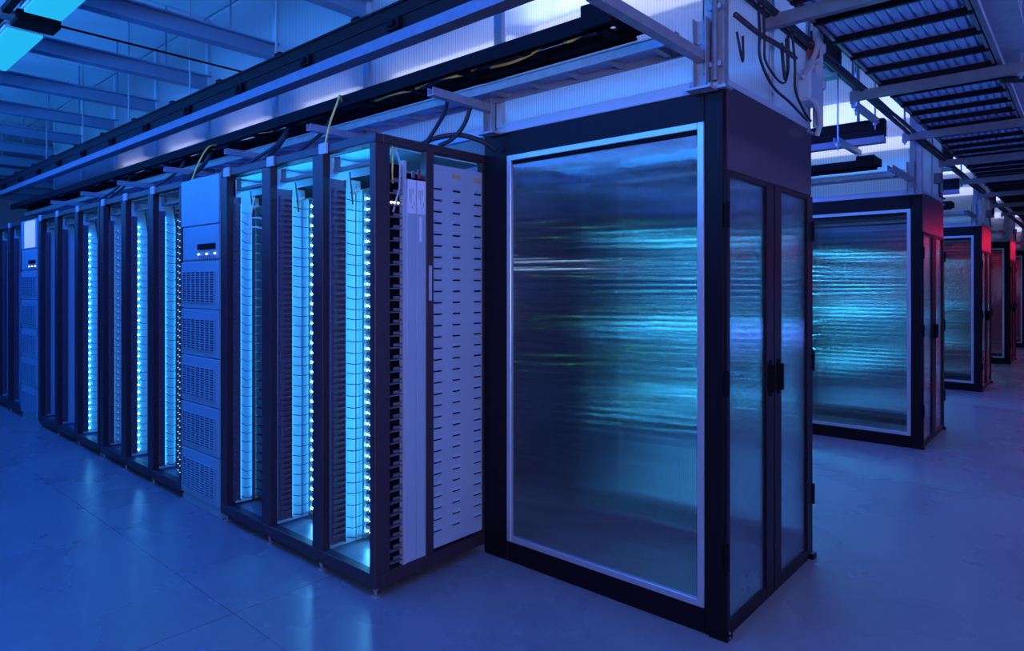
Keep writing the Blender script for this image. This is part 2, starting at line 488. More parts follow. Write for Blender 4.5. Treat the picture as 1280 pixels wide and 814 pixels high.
# ------------------------------------------------------------------ containment bulkheads above
def make_bulkhead(k, n):
    xs_ = [-1.20, -2.44, -3.64, -4.84, -6.04, -7.24, -8.44, -9.64, -10.84][:n + 1]
    names = ['nearest row', 'second row', 'third row', 'fourth row', 'fifth row', 'sixth row']
    t = thing('containment_bulkhead', f'translucent ribbed sheets and pale studs closing off the aisle above the {names[k]}', 'partition',
              (XE, Y0 + P * k, 2.33), 'translucent bulkheads over the rows')
    H = 1.58
    for yy in ((0.012, 1.128) if k < 4 else (0.012,)):
        for i in range(len(xs_) - 1):
            MB().box(xs_[i] - XE - 0.03, xs_[i + 1] - XE + 0.03, yy - 0.006, yy + 0.006, 0.05, H).build('panel', 'bulk', t)
        for x in xs_[1:]:
            MB().box(x - XE - 0.028, x - XE + 0.028, yy - 0.03, yy + 0.012, 0.03, H).build('stud', 'grey', t)
        MB().box(-0.03, xs_[-1] - XE, yy - 0.02, yy + 0.014, 0.0, 0.05).build('bottom_rail', 'grey', t, bevel=0.003)
    for (y0, y1) in ((0.06, 0.56), (0.60, 1.10)):
        MB().box(-0.030, -0.018, y0, y1, 0.05, H).build('panel', 'bulk', t)
    MB().box(-0.04, -0.01, 0.56, 0.60, 0.022, H).build('stud', 'grey', t)
    MB().box(-0.045, -0.006, 0.05, 1.11, 0.024, 0.05).build('bottom_rail', 'grey', t, bevel=0.003)
    for yy in (0.025, 1.115):                       # corner columns of strut channel
        c = MB()
        c.box(-0.10, -0.095, yy - 0.022, yy + 0.022, 0.0, H).box(-0.10, -0.055, yy - 0.022, yy - 0.018, 0, H).box(-0.10, -0.055, yy + 0.018, yy + 0.022, 0, H)
        c.box(-0.05, -0.005, yy - 0.022, yy + 0.022, 0.0, H)
        c.build('corner_column', 'steel', t)
        c = MB().box(-0.13, 0.01, yy - 0.045, yy + 0.03, 0.0, 0.012).box(-0.055, -0.05, yy - 0.045, yy - 0.02, 0, 0.1)
        c.ball((-0.11, yy - 0.036, 0.016), 0.008).ball((-0.02, yy - 0.036, 0.016), 0.008)
        c.build('base_bracket', 'steel', t)
    return t


for k in range(6):
    make_bulkhead(k, 8 if k == 0 else (3 if k < 4 else 2))

# tube luminaires behind the bulkheads
for k in range(5):
    for i, x in enumerate([-1.75, -2.95, -4.2, -5.4, -6.7, -8.0][:6 if k == 0 else 2]):
        t = thing('tube_light', f'white tube light glowing behind the bulkhead, {ORD[i]} from the main aisle, {ORD[k]} row', 'light',
                  (x, Y0 + 0.10 + P * k, 2.78), 'tube lights behind the bulkheads')
        L_ = 0.54 if i < 2 else 0.35
        MB().box(-L_, L_, 0.03, 0.055, 0.0, 0.13).build('body', 'lamp_body', t)
        MB().box(-L_ + 0.02, L_ - 0.02, 0.0, 0.03, 0.01, 0.12).build('diffuser', 'tube', t)
        for sx in (-0.8, 0.8):
            MB().tube([(sx * L_, 0.045, 0.13), (sx * L_, 0.045, 1.18)], 0.004, 5).build('hanger', 'steel', t)


# ------------------------------------------------------------------ racks
def rack_base(t, bays, W, depth, detail, H=2.23):
    """posts, rails, plates. x runs from 0 (end on the main aisle side) to -W, y into the rack"""
    B = 'black'
    pw = 0.10
    for i, x in enumerate(bays[1:-1]):
        MB().box(x - pw / 2, x + pw / 2, 0, 0.045, 0.11, H - 0.045).build('post', B, t, bevel=0.003)
    MB().box(-0.045, 0, 0, 0.09, 0.11, H - 0.045).build('post', B, t, bevel=0.003)
    MB().box(-W, -W + 0.085, 0, 0.06, 0.11, H - 0.045).build('post', B, t, bevel=0.003)
    MB().box(-W, 0, 0, 0.05, H - 0.045, H).build('top_rail', B, t, bevel=0.003)
    MB().box(-W, 0, 0, 0.05, 0.045, 0.112).build('base_rail', B, t, bevel=0.003)
    for x in (0, -W + 0.04):
        MB().box(x - 0.04, x, 0.05, depth, H - 0.045, H).build('top_rail', B, t, bevel=0.003)
        MB().box(x - 0.04, x, 0.05, depth, 0.045, 0.112).build('base_rail', B, t, bevel=0.003)
        MB().box(x - 0.04, x, depth - 0.04, depth, 0.112, H - 0.045).build('post', B, t)
    MB().box(-W + 0.04, -0.04, 0.05, depth, 0.09, 0.098).build('base_plate', 'plate', t)
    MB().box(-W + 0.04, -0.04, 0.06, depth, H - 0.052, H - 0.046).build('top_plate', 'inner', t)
    for x in [-0.03] + list(bays[1:-1]) + [-W + 0.04]:
        f = MB().tube([(x, 0.025, 0), (x, 0.025, 0.008)], 0.022, 10).tube([(x, 0.025, 0.008), (x, 0.025, 0.05)], 0.008, 8)
        f.tube([(x, 0.025, 0.028), (x, 0.025, 0.036)], 0.015, 6)
        f.build('levelling_foot', 'steel', t)
    if detail:
        for x in bays[1:-1]:
            m = MB()
            m.box(x - 0.012, x + 0.012, -0.006, 0.0, 0.05, 0.075)
            m.build('joint_plate', B, t)


def bay_fit(t, x0, x1, mode, detail, H=2.23, far=False):
    """fittings at the left wall of a bay: x0 is its inner left face, x1 its right"""
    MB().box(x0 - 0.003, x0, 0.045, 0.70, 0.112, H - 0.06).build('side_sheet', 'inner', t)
    ca, cb = (0.046, 0.078) if far else (0.05, 0.125)
    c = MB()
    z = 0.17
    while z < 2.02:
        c.box(x0 + 0.001, x0 + 0.022, ca, cb, z, z + 0.013)
        c.box(x0 + 0.022, x0 + 0.026, ca, ca + 0.025, z - 0.006, z + 0.019)
        z += 0.0305
    c.box(x0, x0 + 0.004, ca - 0.004, cb + 0.007, 0.13, 2.06)
    c.box(x0, x0 + 0.023, cb, cb + 0.002, 0.13, 2.06)
    stuff(c.build('cable_comb', 'comb', t))
    if not far:
        MB().tube([(x0 + 0.03, 0.185, 0.13), (x0 + 0.03, 0.185, 2.03)], 0.0025, 5).build('hanging_wire', 'cable', t)
    yb = 0.156 if far else 0.236
    MB().box(x0 + 0.016, x0 + 0.030, yb, yb + 0.016, 0.12, 2.05).build('bus_bar', 'comb', t)
    # power shelf at the top
    MB().box(x0 + 0.02, x1 - 0.02, 0.16, 0.6, 2.065, 2.075).box(x0 + 0.12, x1 - 0.12, 0.15, 0.4, 2.004, 2.063).build('power_shelf', 'matte', t)
    b = MB().box(x0 + 0.005, x1 - 0.005, 0.06, 0.10, 2.10, 2.115).box(x0 + 0.02, x0 + 0.07, 0.056, 0.06, 2.10, 2.17)
    b.build('shelf_bracket', 'dullsteel', t)
    if detail:
        pts = [(x0 + 0.035, 0.15, 1.99), (x0 + 0.05, 0.2, 2.02), (x0 + 0.09, 0.24, 2.035), (x0 + 0.16, 0.25, 2.03)]
        MB().tube(pts, 0.012, 7).build('cable_sleeve', 'gcable', t)
        q = MB().tube([(x0 + 0.05, 0.13, 2.10), (x0 + 0.055, 0.14, 2.0), (x0 + 0.05, 0.15, 1.93)], 0.004, 5)
        q.build('drop_wire', 'cable', t)
        MB().box(x0 - 0.02, x0 + 0.05, -0.012, -0.001, H - 0.05, H + 0.006).build('tag_plate', 'side', t)


PITCH = 0.0585
NS = 32
body_me = {}


def server_meshes(w_):
    key = round(w_, 3)
    if key not in body_me:
        b = MB().box(0, w_, 0, 0.45, 0, 0.046)
        b.box(0.09, w_ - 0.02, -0.006, 0, 0.006, 0.040)
        b.box(0.11, 0.16, -0.016, -0.006, 0.018, 0.026)
        body_me[key] = b.mesh('server_body', 'server')
    return body_me[key]


led_me = MB().ball((0.034, -0.012, 0.024), 0.0058).ball((0.062, -0.010, 0.022), 0.0068).mesh('led', 'led')
ledone_me = MB().ball((0.034, -0.012, 0.024), 0.0075).mesh('led', 'led')
ledsoft_me = MB().ball((0.034, -0.010, 0.024), 0.005).mesh('led', 'ledsoft')
farled = dict(single=MB().ball((0.010, -0.088, 0.024), 0.0075).mesh('led', 'ledfar'), small=MB().ball((0.012, -0.088, 0.024), 0.0035).mesh('led', 'strip'), soft=MB().ball((0.012, -0.07, 0.024), 0.003).mesh('led', 'strip'))
cab_me = []
farcab_me = []
for v in range(5):
    dz = random.uniform(-0.012, 0.012)
    cab_me.append(MB().tube([(0.012, -0.13, 0.016 + dz * 0.5), (0.03, -0.10, 0.010 + dz * 0.7), (0.034, -0.06, 0.008 + dz * 0.6), (0.03, -0.03, 0.013 + dz * 0.4), (0.028, -0.004, 0.02)], 0.0021, 4).mesh('patch_cable', 'cable'))
    farcab_me.append(MB().tube([(0.008, -0.095, 0.02), (0.02, -0.07, 0.006 + dz), (0.022, -0.04, 0.004 + dz), (0.02, -0.004, 0.02)], 0.0018, 4).mesh('patch_cable', 'cable'))


def servers(rx, ry, x0, x1, mode, where, group, cables=True, far=False):
    bm = server_meshes(x1 - x0 - 0.012)
    for n in range(NS):
        z = 0.135 + PITCH * n
        t = thing('server', f'dark server, {ORD[NS - 1 - n]} from top, {where}', 'server', (rx + x0 + 0.006, ry + (0.18 if far else 0.263), z), group)
        inst('chassis', bm, t)
        if far:
            if mode in farled: inst('led', farled[mode], t)
        elif mode == 'bright': inst('led', led_me, t)
        elif mode == 'single': inst('led', ledone_me, t)
        elif mode == 'soft': inst('led', ledsoft_me, t)
        if cables: inst('patch_cable', (farcab_me if far else cab_me)[(n * 7 + int(-x0 * 10)) % 5], t)


def supports(t, x0, x1):
    r = MB()
    for n in range(NS):
        z = 0.135 + PITCH * n
        r.box(x0 + 0.001, x0 + 0.016, 0.27, 0.68, z - 0.006, z)
        r.box(x1 - 0.016, x1 - 0.001, 0.27, 0.68, z - 0.006, z)
    stuff(r.build('support_rail', 'server', t))


def fillbar(t, x0, z0=0.14, z1=2.02, far=False, m=None):
    """two narrow bars added to wash cyan light over the side sheet of a bay, behind the bus bar and the cable comb"""
    y, y2 = (0.165, 0.0815) if far else (0.246, 0.1285)
    m = m or ('fillbarfar' if far else 'fillbar')
    MB().box(x0 + 0.006, x0 + 0.0155, y, y + 0.006, z0, z1).build('fill_bar', m, t)
    MB().box(x0 + 0.004, x0 + 0.017, y2, y2 + 0.003, z0, z1).build('fill_bar', m, t)


RY = 1.917
# --- rack 1 beside the enclosure
W1 = 1.61
bays1 = [0.0, -0.495, -1.035, -W1]
t1 = thing('server_rack', 'open black server rack with louvred end standing beside the glazed enclosure', 'rack', (XR, RY, 0), 'open server racks in the front row')
rack_base(t1, bays1, W1, 0.775, True)
b1 = [(-0.495 + 0.05, -0.045), (-1.035 + 0.05, -0.545), (-W1 + 0.085, -1.085)]
for (x0, x1), md in zip(b1, ('bright', 'single', 'off')):
    fr_ = md == 'off'
    bay_fit(t1, x0, x1, md, True, far=fr_)
    supports(t1, x0, x1)
    fillbar(t1, x0, far=fr_, m='fillbar')
    MB().box(x0 + 0.03, x1 - 0.03, 0.104, 0.110, 2.103, 2.111).build('top_fill_bar', 'topfill', t1)  # added glow that lights the top plate cyan
R1 = 'in the front open rack beside the glazed enclosure'
servers(XR, RY, *b1[0], 'bright', 'bay beside the louvred panel of the front rack', 'servers in the front rack, bay by the louvred panel')
servers(XR, RY, *b1[1], 'single', 'middle bay of the front rack', 'servers in the front rack, middle bay')
servers(XR, RY, *b1[2], 'off', 'bay of the front rack beside the grille cabinet', 'servers in the front rack, bay by the cabinet', far=True)
for z in (1.87, 1.93):
    MB().tube([(b1[2][0] + 0.03, 0.12, z), (b1[2][0] + 0.12, 0.13, z - 0.004), (b1[2][0] + 0.3, 0.13, z - 0.03)], 0.005, 6).build('white_cord', 'wcable', t1)
MB().tube([(b1[2][0] + 0.10, 0.13, 2.06), (b1[2][0] + 0.06, 0.12, 1.9), (b1[2][0] + 0.04, 0.13, 1.76)], 0.006, 6).build('white_cord', 'wcable', t1)
# end of rack 1
s = MB()
for n in range(33):
    z = 0.14 + PITCH * n
    s.box(-0.03, -0.004, 0.092, 0.19, z - 0.004, z + 0.001)
    s.box(-0.02, -0.010, 0.165, 0.185, z + 0.012, z + 0.022)
    s.box(-0.03, -0.022, 0.13, 0.165, z + 0.004, z + 0.018)
stuff(s.build('slot_ladder', 'dullsteel', t1))
MB().box(-0.04, -0.034, 0.09, 0.19, 0.112, 2.1).build('inner_sheet', 'matte', t1)
MB().box(-0.03, -0.001, 0.172, 0.192, 0.112, 2.12).build('edge_strip', 'side', t1)
for i, (a, b) in enumerate(((0.194, 0.253), (0.256, 0.316))):
    p = MB().box(-0.03, 0.002, a, b, 0.115, 2.03).build('blank_panel', 'grey', t1, bevel=0.002)
    MB().box(0.002, 0.004, a + 0.004, b - 0.003, 1.86, 2.028).build('label_plate', 'white', p)
    lg = MB()
    for (dy, z, hh) in ((0.012, 1.93, 0.05), (0.022, 1.91, 0.07), (0.034, 1.955, 0.03), (0.042, 1.90, 0.02), (0.03, 1.885, 0.012)):
        lg.box(0.004, 0.0046, a + dy, a + dy + 0.003, z, z + hh)
    stuff(lg.build('printed_text', 'dullsteel', p))
    if i == 1:
        MB().box(0.002, 0.0035, a + 0.018, a + 0.033, 1.72, 1.845).build('sticker', 'white', p)
MB().box(-0.012, 0.0, 0.272, 0.284, 2.04, 2.085).build('red_connector', 'red', t1)
MB().box(-0.012, 0.0, 0.232, 0.246, 2.04, 2.075).build('terminal', 'dullsteel', t1)
MB().box(-0.04, 0.004, 0.316, 0.37, 0.10, 2.19).build('post', 'black', t1, bevel=0.003)
MB().box(0.004, 0.009, 0.335, 0.352, 1.42, 1.6).build('sticker', 'side', t1)
lp = MB().box(-0.02, -0.004, 0.37, 0.762, 0.13, 2.13).build('louvre_panel', 'grey', t1)
lm = MB()
lm.v += [(0, 0, 0), (0, 0.058, 0), (0, 0, 0.016), (0, 0.058, 0.016), (0.009, 0.003, 0.003), (0.009, 0.055, 0.003)]
lm.f += [(0, 4, 5, 1), (2, 3, 5, 4), (0, 2, 4), (1, 5, 3)]
lou = lm.mesh('louvre', 'grey')
slot = MB().box(0, 0.0015, 0.002, 0.056, -0.007, 0.001).mesh('louvre_slot', 'matte')
for c, y in enumerate((0.374, 0.508, 0.668)):
    for r in range(31):
        z = 0.22 + 0.0595 * r
        inst('louvre', lou, lp, (-0.004, y, z))
        inst('louvre_slot', slot, lp, (-0.004, y, z))
for (y, m_) in ((0.508, 'orange'), (0.668, 'orange'), (0.378, 'side')):
    MB().box(-0.004, -0.002, y, y + 0.062, 2.07, 2.092).build('sticker', m_, lp)
MB().tube([(-0.02, 0.12, 2.19), (0.0, 0.105, 2.12), (0.004, 0.10, 2.05), (-0.012, 0.115, 2.0)], 0.004, 6).build('yellow_cord', 'ycable', t1)
MB().tube([(-0.02, 0.14, 2.18), (0.002, 0.15, 2.1), (0.004, 0.145, 1.98), (-0.015, 0.12, 1.86)], 0.005, 6).build('blue_cord', 'side', t1)
bl = MB()
for y in (0.1, 0.118, 0.142):
    bl.ball((-0.004, y, 1.905), 0.006)
bl.build('end_lamp', 'ledwhite', t1)

# --- racks 2, 3 and 4 further along
X2, W2 = -4.765, 1.70
X3, W3 = -6.485, 1.93
X4, W4 = -9.12, 1.78


def far_rack(x, W, label, modes, where, things=True):
    t = thing('server_rack', label, 'rack', (x, RY, 0), 'open server racks in the front row')
    p = W / 3
    bays = [0, -p, -2 * p, -W]
    rack_base(t, bays, W, 0.775, True)
    bb = [(-p + 0.05, -0.045), (-2 * p + 0.05, -p - 0.05), (-W + 0.085, -2 * p - 0.05)]
    for (x0, x1), md, nm in zip(bb, modes, ('first bay', 'middle bay', 'last bay')):
        bay_fit(t, x0, x1, md, True, far=True)
        supports(t, x0, x1)
        if md in ('small', 'single', 'soft'): fillbar(t, x0, far=True, m='fillbar' if md == 'small' else None)
        if things:
            servers(x, RY, x0, x1, md, f'{nm} of {where}', f'servers in {where}, {nm}', cables=md != 'off', far=True)
        else:
            s_ = MB()
            for n in range(NS):
                s_.box(x0 + 0.006, x1 - 0.006, 0.263, 0.68, 0.135 + PITCH * n, 0.181 + PITCH * n)
            stuff(s_.build('servers_far', 'server', t))
    return t


t2 = far_rack(X2, W2, 'open black server rack between the grille cabinet and the next rack', ('small', 'single', 'soft'), 'the rack beyond the grille cabinet')
MB().box(-0.004, 0.0, 0.3, 0.775, 0.112, 2.18).build('end_sheet', 'side', t2)
ls = MB()
for n in range(40):
    ls.ball((-0.052, -0.004, 0.2 + 0.045 * n), 0.0035).ball((-0.020, -0.004, 0.19 + 0.045 * n), 0.0035)
stuff(ls.build('led_strip', 'strip', t2))
t3 = far_rack(X3, W3, 'open black server rack touching the cabinet with the white notice', ('single', 'off', 'off'), 'rack by the white notice')
t4 = far_rack(X4, W4, 'open black server rack beyond the cabinet with the white notice', ('off', 'off', 'off'), 'the last rack', things=False)


# --- pale battery cabinets standing in the row
def cabinet(x, W, label, notice):
    t = thing('battery_cabinet', label, 'cabinet', (x, RY - 0.004, 0), 'pale cabinets in the front row')
    MB().box(-W, 0, 0.012, 0.74, 0.0, 2.22).build('body', 'cab', t, bevel=0.004)
    MB().box(-W + 0.002, -0.002, -0.004, 0.012, 1.90, 2.215).build('top_panel', 'cab', t, bevel=0.003)
    hp = MB().box(-W + 0.03, -0.002, -0.004, 0.012, 1.67, 1.893).build('control_panel', 'cab', t, bevel=0.003)
    MB().box(-0.30, -0.045, -0.012, -0.004, 1.735, 1.772).build('display', 'matte', hp)
    for i in range(3):
        MB().ball((-0.29 + 0.12 * i, -0.008, 1.705), 0.006).build('indicator_lamp', 'ledwhite', hp)
    tk = MB()
    for i in range(9):
        tk.box(-0.28 + 0.028 * i, -0.27 + 0.028 * i, -0.0055, -0.004, 1.672, 1.695)
    stuff(tk.build('vent_slot', 'dullsteel', hp))
    for i in range(5):
        z1 = 1.655 - 0.318 * i
        z0 = z1 - 0.31
        d = MB().box(-W + 0.002, -0.002, -0.004, 0.012, max(z0, 0.03), z1)
        d = d.build('module_door', 'cab', t, bevel=0.003)
        gz0, gz1 = z1 - 0.268, z1 - 0.065
        MB().box(-W + 0.03, -0.055, -0.006, -0.0041, gz0, gz1).build('grille_back', 'matte', d)
        g = MB()
        nb = 13
        for j in range(nb + 1):
            z = gz0 + (gz1 - gz0) * j / nb
            g.box(-W + 0.03, -0.055, -0.012, -0.006, z - 0.0035, z + 0.0035)
        for j in range(8):
            xx = -W + 0.03 + (W - 0.085) * j / 7
            g.box(xx - 0.004, xx + 0.004, -0.0125, -0.006, gz0, gz1)
        stuff(g.build('grille', 'cab', d))
    if notice:
        MB().box(-W + 0.18, -0.06, -0.012, -0.004, 1.91, 2.2).build('white_notice', 'notice', t)
    return t


cabinet(-4.178, 0.575, 'tall pale cabinet with five dark grilles standing between two open racks', False)
cabinet(-8.45, 0.65, 'tall pale cabinet with a glowing white notice at its top', True)


# --- racks of the rows behind, seen through the glazing
def back_row_rack(k):
    t = thing('server_rack', f'open server rack with cyan lamps seen through the glazing, {ORD[k]} row', 'rack', (-2.25, RY + P * k, 0), 'open server racks behind the glazing')
    rack_base(t, bays1, W1, 0.742, False)
    for (x0, x1) in b1:
        bay_fit(t, x0, x1, 'bright', False)
        s_ = MB()
        l_ = MB()
        for n in range(NS):
            z = 0.135 + PITCH * n
            s_.box(x0 + 0.006, x1 - 0.006, 0.263, 0.68, z, z + 0.046)
            if z > 0.24 and n not in (9, 28):
                first = x1 > -0.1
                wd = random.choice((0.2, 0.3, 0.36)) if first else random.choice((0.04, 0.06, 0.1))
                if n in (3, 4, 15, 16, 17, 30, 31): wd = 0.37
                if k > 1: wd *= 0.6
                l_.box(x0 + 0.02, x0 + 0.02 + wd, 0.252, 0.263, z + 0.016, z + 0.016 + (0.018 if n in (3, 4, 5, 15, 16, 17, 30, 31) else random.choice((0.008, 0.010, 0.013))))
        stuff(s_.build('servers_far', 'server', t))
        stuff(l_.build('led_bars', 'ledrow', t))
        fillbar(t, x0)
    MB().box(-0.03, -0.004, 0.2, 0.74, 0.112, 2.18).build('end_sheet', 'grey', t)


for k in (1, 2, 3):
    back_row_rack(k)


def rear_rack(k):
    """racks on the far side of a hot aisle: their backs face the aisle"""
    y = Y0 + 1.142 + P * k
    t = thing('rear_rack', f'dark server rack with green lamps behind the {ORD[k]} enclosure, seen through its glazing', 'rack', (XR, y, 0), 'racks on the far side of the enclosures')
    W = W1
    for x in (-0.04, -0.53, -1.05, -W + 0.04):
        MB().box(x - 0.04, x + 0.04, 0, 0.04, 0.0, 2.2).build('post', 'black', t)
        MB().box(x - 0.04, x + 0.04, 0.71, 0.75, 0.0, 2.2).build('post', 'black', t)
    MB().box(-W, 0, 0, 0.75, 2.2, 2.23).build('top_plate', 'black', t)
    MB().box(-W, 0, 0.0, 0.75, 0.03, 0.1).build('base_plate', 'black', t)
    MB().box(-0.012, 0.0, 0.04, 0.71, 0.1, 2.2).build('end_sheet', 'panelblack', t)
    s_ = MB()
    g_ = MB()
    c_ = MB()
    for n in range(NS):
        z = 0.135 + PITCH * n
        s_.box(-W + 0.05, -0.05, 0.1, 0.70, z, z + 0.046)
        if n > 6:
            for q in range(6):
                if random.random() < (0.75 if k else 0.3):
                    yy = 0.08 + 0.1 * q + random.uniform(-0.02, 0.02)
                    g_.box(0.0, 0.004, yy, yy + 0.05, z + 0.02, z + 0.027)
            if random.random() < 0.4:
                xx = -random.uniform(0.1, 0.5)
                g_.box(xx, xx + 0.02, 0.094, 0.1, z + 0.02, z + 0.03)
            if n in (25, 26) or (k and n % 3 == 0):
                for xx in (-0.08, -0.32, -0.6, -0.9, -1.2):
                    c_.box(xx - 0.2, xx, 0.092, 0.1, z + 0.018, z + 0.026)
    stuff(s_.build('servers_far', 'server', t))
    stuff(g_.build('green_lamps', 'ledgreen', t))
    stuff(c_.build('led_bars', 'strip' if k == 0 else 'ledrow', t))


for k in (0, 1, 2):
    rear_rack(k)


# ------------------------------------------------------------------ overhead services over each row
def busway(k, mirror=False):
    x1 = -11.5 if (k == 0 and not mirror) else -5.0
    side = 'behind the enclosure' if mirror else 'above the rack fronts'
    xe = -1.14 if mirror else -1.36
    yc = 2.20 if not mirror else 2 * 3.236 - 2.2
    t = thing('busway', f'long black power busway hung {side}, {ORD[k]} row', 'busway', (xe, yc + P * k, 2.75), 'black busways over the rows')
    W = x1 - xe
    hh = 0.21 if not mirror else 0.3
    MB().box(W, 0, -0.045, 0.045, 0.062, hh).box(W, 0, -0.052, 0.052, 0.13, 0.14).box(W, 0, -0.055, 0.055, hh - 0.012, hh).build('housing', 'busway', t)
    MB().box(W, 0, -0.05, 0.03, 0.0, 0.045).box(W, 0, -0.056, -0.05, 0.0, 0.058).build('lower_rail', 'dullsteel', t)
    x = -0.5
    i = 0
    while x > W + 0.3 and (k == 0):
        b = MB().box(x - 0.05, x + 0.05, -0.07, -0.045, 0.068, 0.125).box(x - 0.02, x + 0.02, -0.085, -0.07, 0.08, 0.11)
        b.build('tap_box', 'matte', t)
        b = MB().box(x - 0.42, x - 0.36, -0.03, 0.03, hh, hh + 0.035)
        b.build('clamp', 'matte', t)
        x -= 0.84
        i += 1
    return t


def rods(k, y, name, xs_, z0, label, grp):
    for i, x in enumerate(xs_):
        o = MB().tube([(0, 0, 0), (0, 0, 3.95 - z0)], 0.007, 6).tube([(0, 0, -0.02), (0, 0, 0.015)], 0.014, 6).build(name, 'steel', None, (x, y, z0))
        tag(o, label.format(ORD[i]), 'rod', grp)


def cable_tray(k):
    x1 = -11.5 if k == 0 else -4.5
    t = thing('cable_tray', f'black cable tray carrying yellow fibres, {ORD[k]} row', 'cable tray', (-1.49, 2.40 + P * k, 2.57), 'black cable trays over the rows')
    W = x1 + 1.49
    for yy in (-0.10, 0.10):
        MB().box(W, 0, yy - 0.010, yy + 0.010, 0, 0.07).box(W, 0, yy - 0.018, yy + 0.018, 0.0, 0.008).build('side_rail', 'matte', t)
    n = 0
    x = -0.04
    while x > W:
        MB().box(x - 0.05, x, -0.09, 0.09, 0.0, 0.02).build('crossbar', 'matte', t)
        x -= 0.42
    MB().box(-0.12, 0.03, -0.14, -0.09, 0.0, 0.1).box(-0.02, 0.035, -0.09, 0.12, 0.02, 0.09).build('end_cap', 'matte', t)
    b = MB()
    for j in range(4):
        pts = [(W * q / 40 - 0.06, -0.06 + 0.035 * j + random.uniform(-0.025, 0.025), 0.03 + random.uniform(0, 0.03)) for q in range(41)]
        b.tube(pts, 0.007, 5)
    stuff(b.build('cable_bundle', 'cable', t))
    return t


def ladder(k):
    x1 = -11.5 if k == 0 else -4.0
    t = thing('ladder_rack', f'grey steel ladder rack lying on the brackets beside the bulkhead, {ORD[k]} row', 'cable ladder', (-1.27, 2.46 + P * k, 2.49), 'steel ladder racks over the rows')
    W = x1 + 1.27
    for yy in (0.0, 0.165):
        MB().box(W, 0, yy - 0.008, yy + 0.008, 0.0, 0.042).box(W, 0, yy - 0.018, yy + 0.018, 0.038, 0.044).build('side_rail', 'steel', t)
    rg = MB().box(-0.014, 0.014, 0.008, 0.157, 0.008, 0.028).mesh('rung', 'steel')
    x = -0.12
    while x > W:
        inst('rung', rg, t, (x, 0, 0))
        x -= 0.235
    lid = MB().box(W, -0.02, 0.01, 0.155, 0.029, 0.032)
    lid.build('cable_mat', 'pan', t)
    return t


def bracket(k, x, i, label):
    t = thing('cantilever_bracket', label, 'bracket', (x, 2.665 + P * k, 2.33), 'steel brackets under the overhead trays')
    q_ = -0.86 if i == 0 else -0.47
    a = MB().box(-0.021, 0.021, q_, -0.02, 0.118, 0.122).box(-0.021, -0.017, q_, -0.02, 0.122, 0.159).box(0.017, 0.021, q_, -0.02, 0.122, 0.159)
    a.build('arm', 'steel', t)
    p = MB().box(-0.03, 0.03, -0.024, -0.018, 0.0, 0.30).box(-0.03, -0.026, -0.06, -0.018, 0.0, 0.30).box(0.026, 0.03, -0.06, -0.018, 0.0, 0.30)
    p.build('upright', 'steel', t)
    q = MB().box(-0.055, 0.055, -0.075, 0.0, -0.004, 0.006)
    q.build('foot_plate', 'steel', t)
    b = MB()
    for (dx, dz) in ((-0.045, 0.012), (0.045, 0.012), (0.012, 0.07), (-0.012, 0.2)):
        b.ball((dx, -0.055 if dz < 0.05 else -0.03, dz), 0.009)
    b.build('bolt', 'steel', t)
    return t


for k in range(5):
    busway(k)
    cable_tray(k)
    ladder(k)
    if k < 3: busway(k, True)
    for i, x in enumerate([-1.245, -2.48, -3.6, -4.7, -5.8, -6.9, -8.0, -9.1][:8 if k == 0 else 2]):
        bracket(k, x, i, f'steel bracket holding the trays, {ORD[i]} from the main aisle, {ORD[k]} row')
rods(0, 2.20, 'hanger_rod', [-1.57, -2.66, -3.99, -5.31, -6.63, -7.95, -9.3], 2.96, 'thin steel rod holding the front busway, {} from the main aisle', 'rods of the front busway')
rods(1, 2.20 + P, 'hanger_rod', [-1.57, -2.66], 2.96, 'thin steel rod holding the second busway, {} from the main aisle', 'rods of the second busway')
for k in (2, 3, 4):
    rods(k, 2.20 + P * k, 'hanger_rod', [-1.57, -2.66], 2.96, 'thin steel rod holding the ' + ORD[k] + ' busway, {} from the main aisle', 'rods of the farther busways')
for k in (1, 2):
    rods(k, 4.27 + P * k, 'hanger_rod', [-1.45, -2.5], 3.05, 'thin steel rod holding the busway behind the ' + ORD[k] + ' enclosure, {} from the main aisle', 'rods of the farther busways')
rods(0, 4.27, 'hanger_rod', [-1.45, -2.5], 3.05, 'thin steel rod holding the busway behind the enclosure, {} from the main aisle', 'rods of the rear busway')

# yellow fibres looping out of the tray
def cable(name, pts, r, m, label, cat='cable', group=None):
    # smooth the polyline
    P_ = [Vector(p) for p in pts]
    out = []
    n = len(P_)
    for i in range(n - 1):
        p0, p1, p2, p3 = P_[max(i - 1, 0)], P_[i], P_[i + 1], P_[min(i + 2, n - 1)]
        for q in range(6):
            u = q / 6
            out.append(0.5 * ((2 * p1) + (p2 - p0) * u + (2 * p0 - 5 * p1 + 4 * p2 - p3) * u * u + (3 * p1 - p0 - 3 * p2 + p3) * u ** 3))
    out.append(P_[-1])
    o0 = Vector(pts[0])
    o = MB().tube([p - o0 for p in out], r, 7).build(name, m, None, o0, smooth=True)
    tag(o, label, cat, group)
    return o


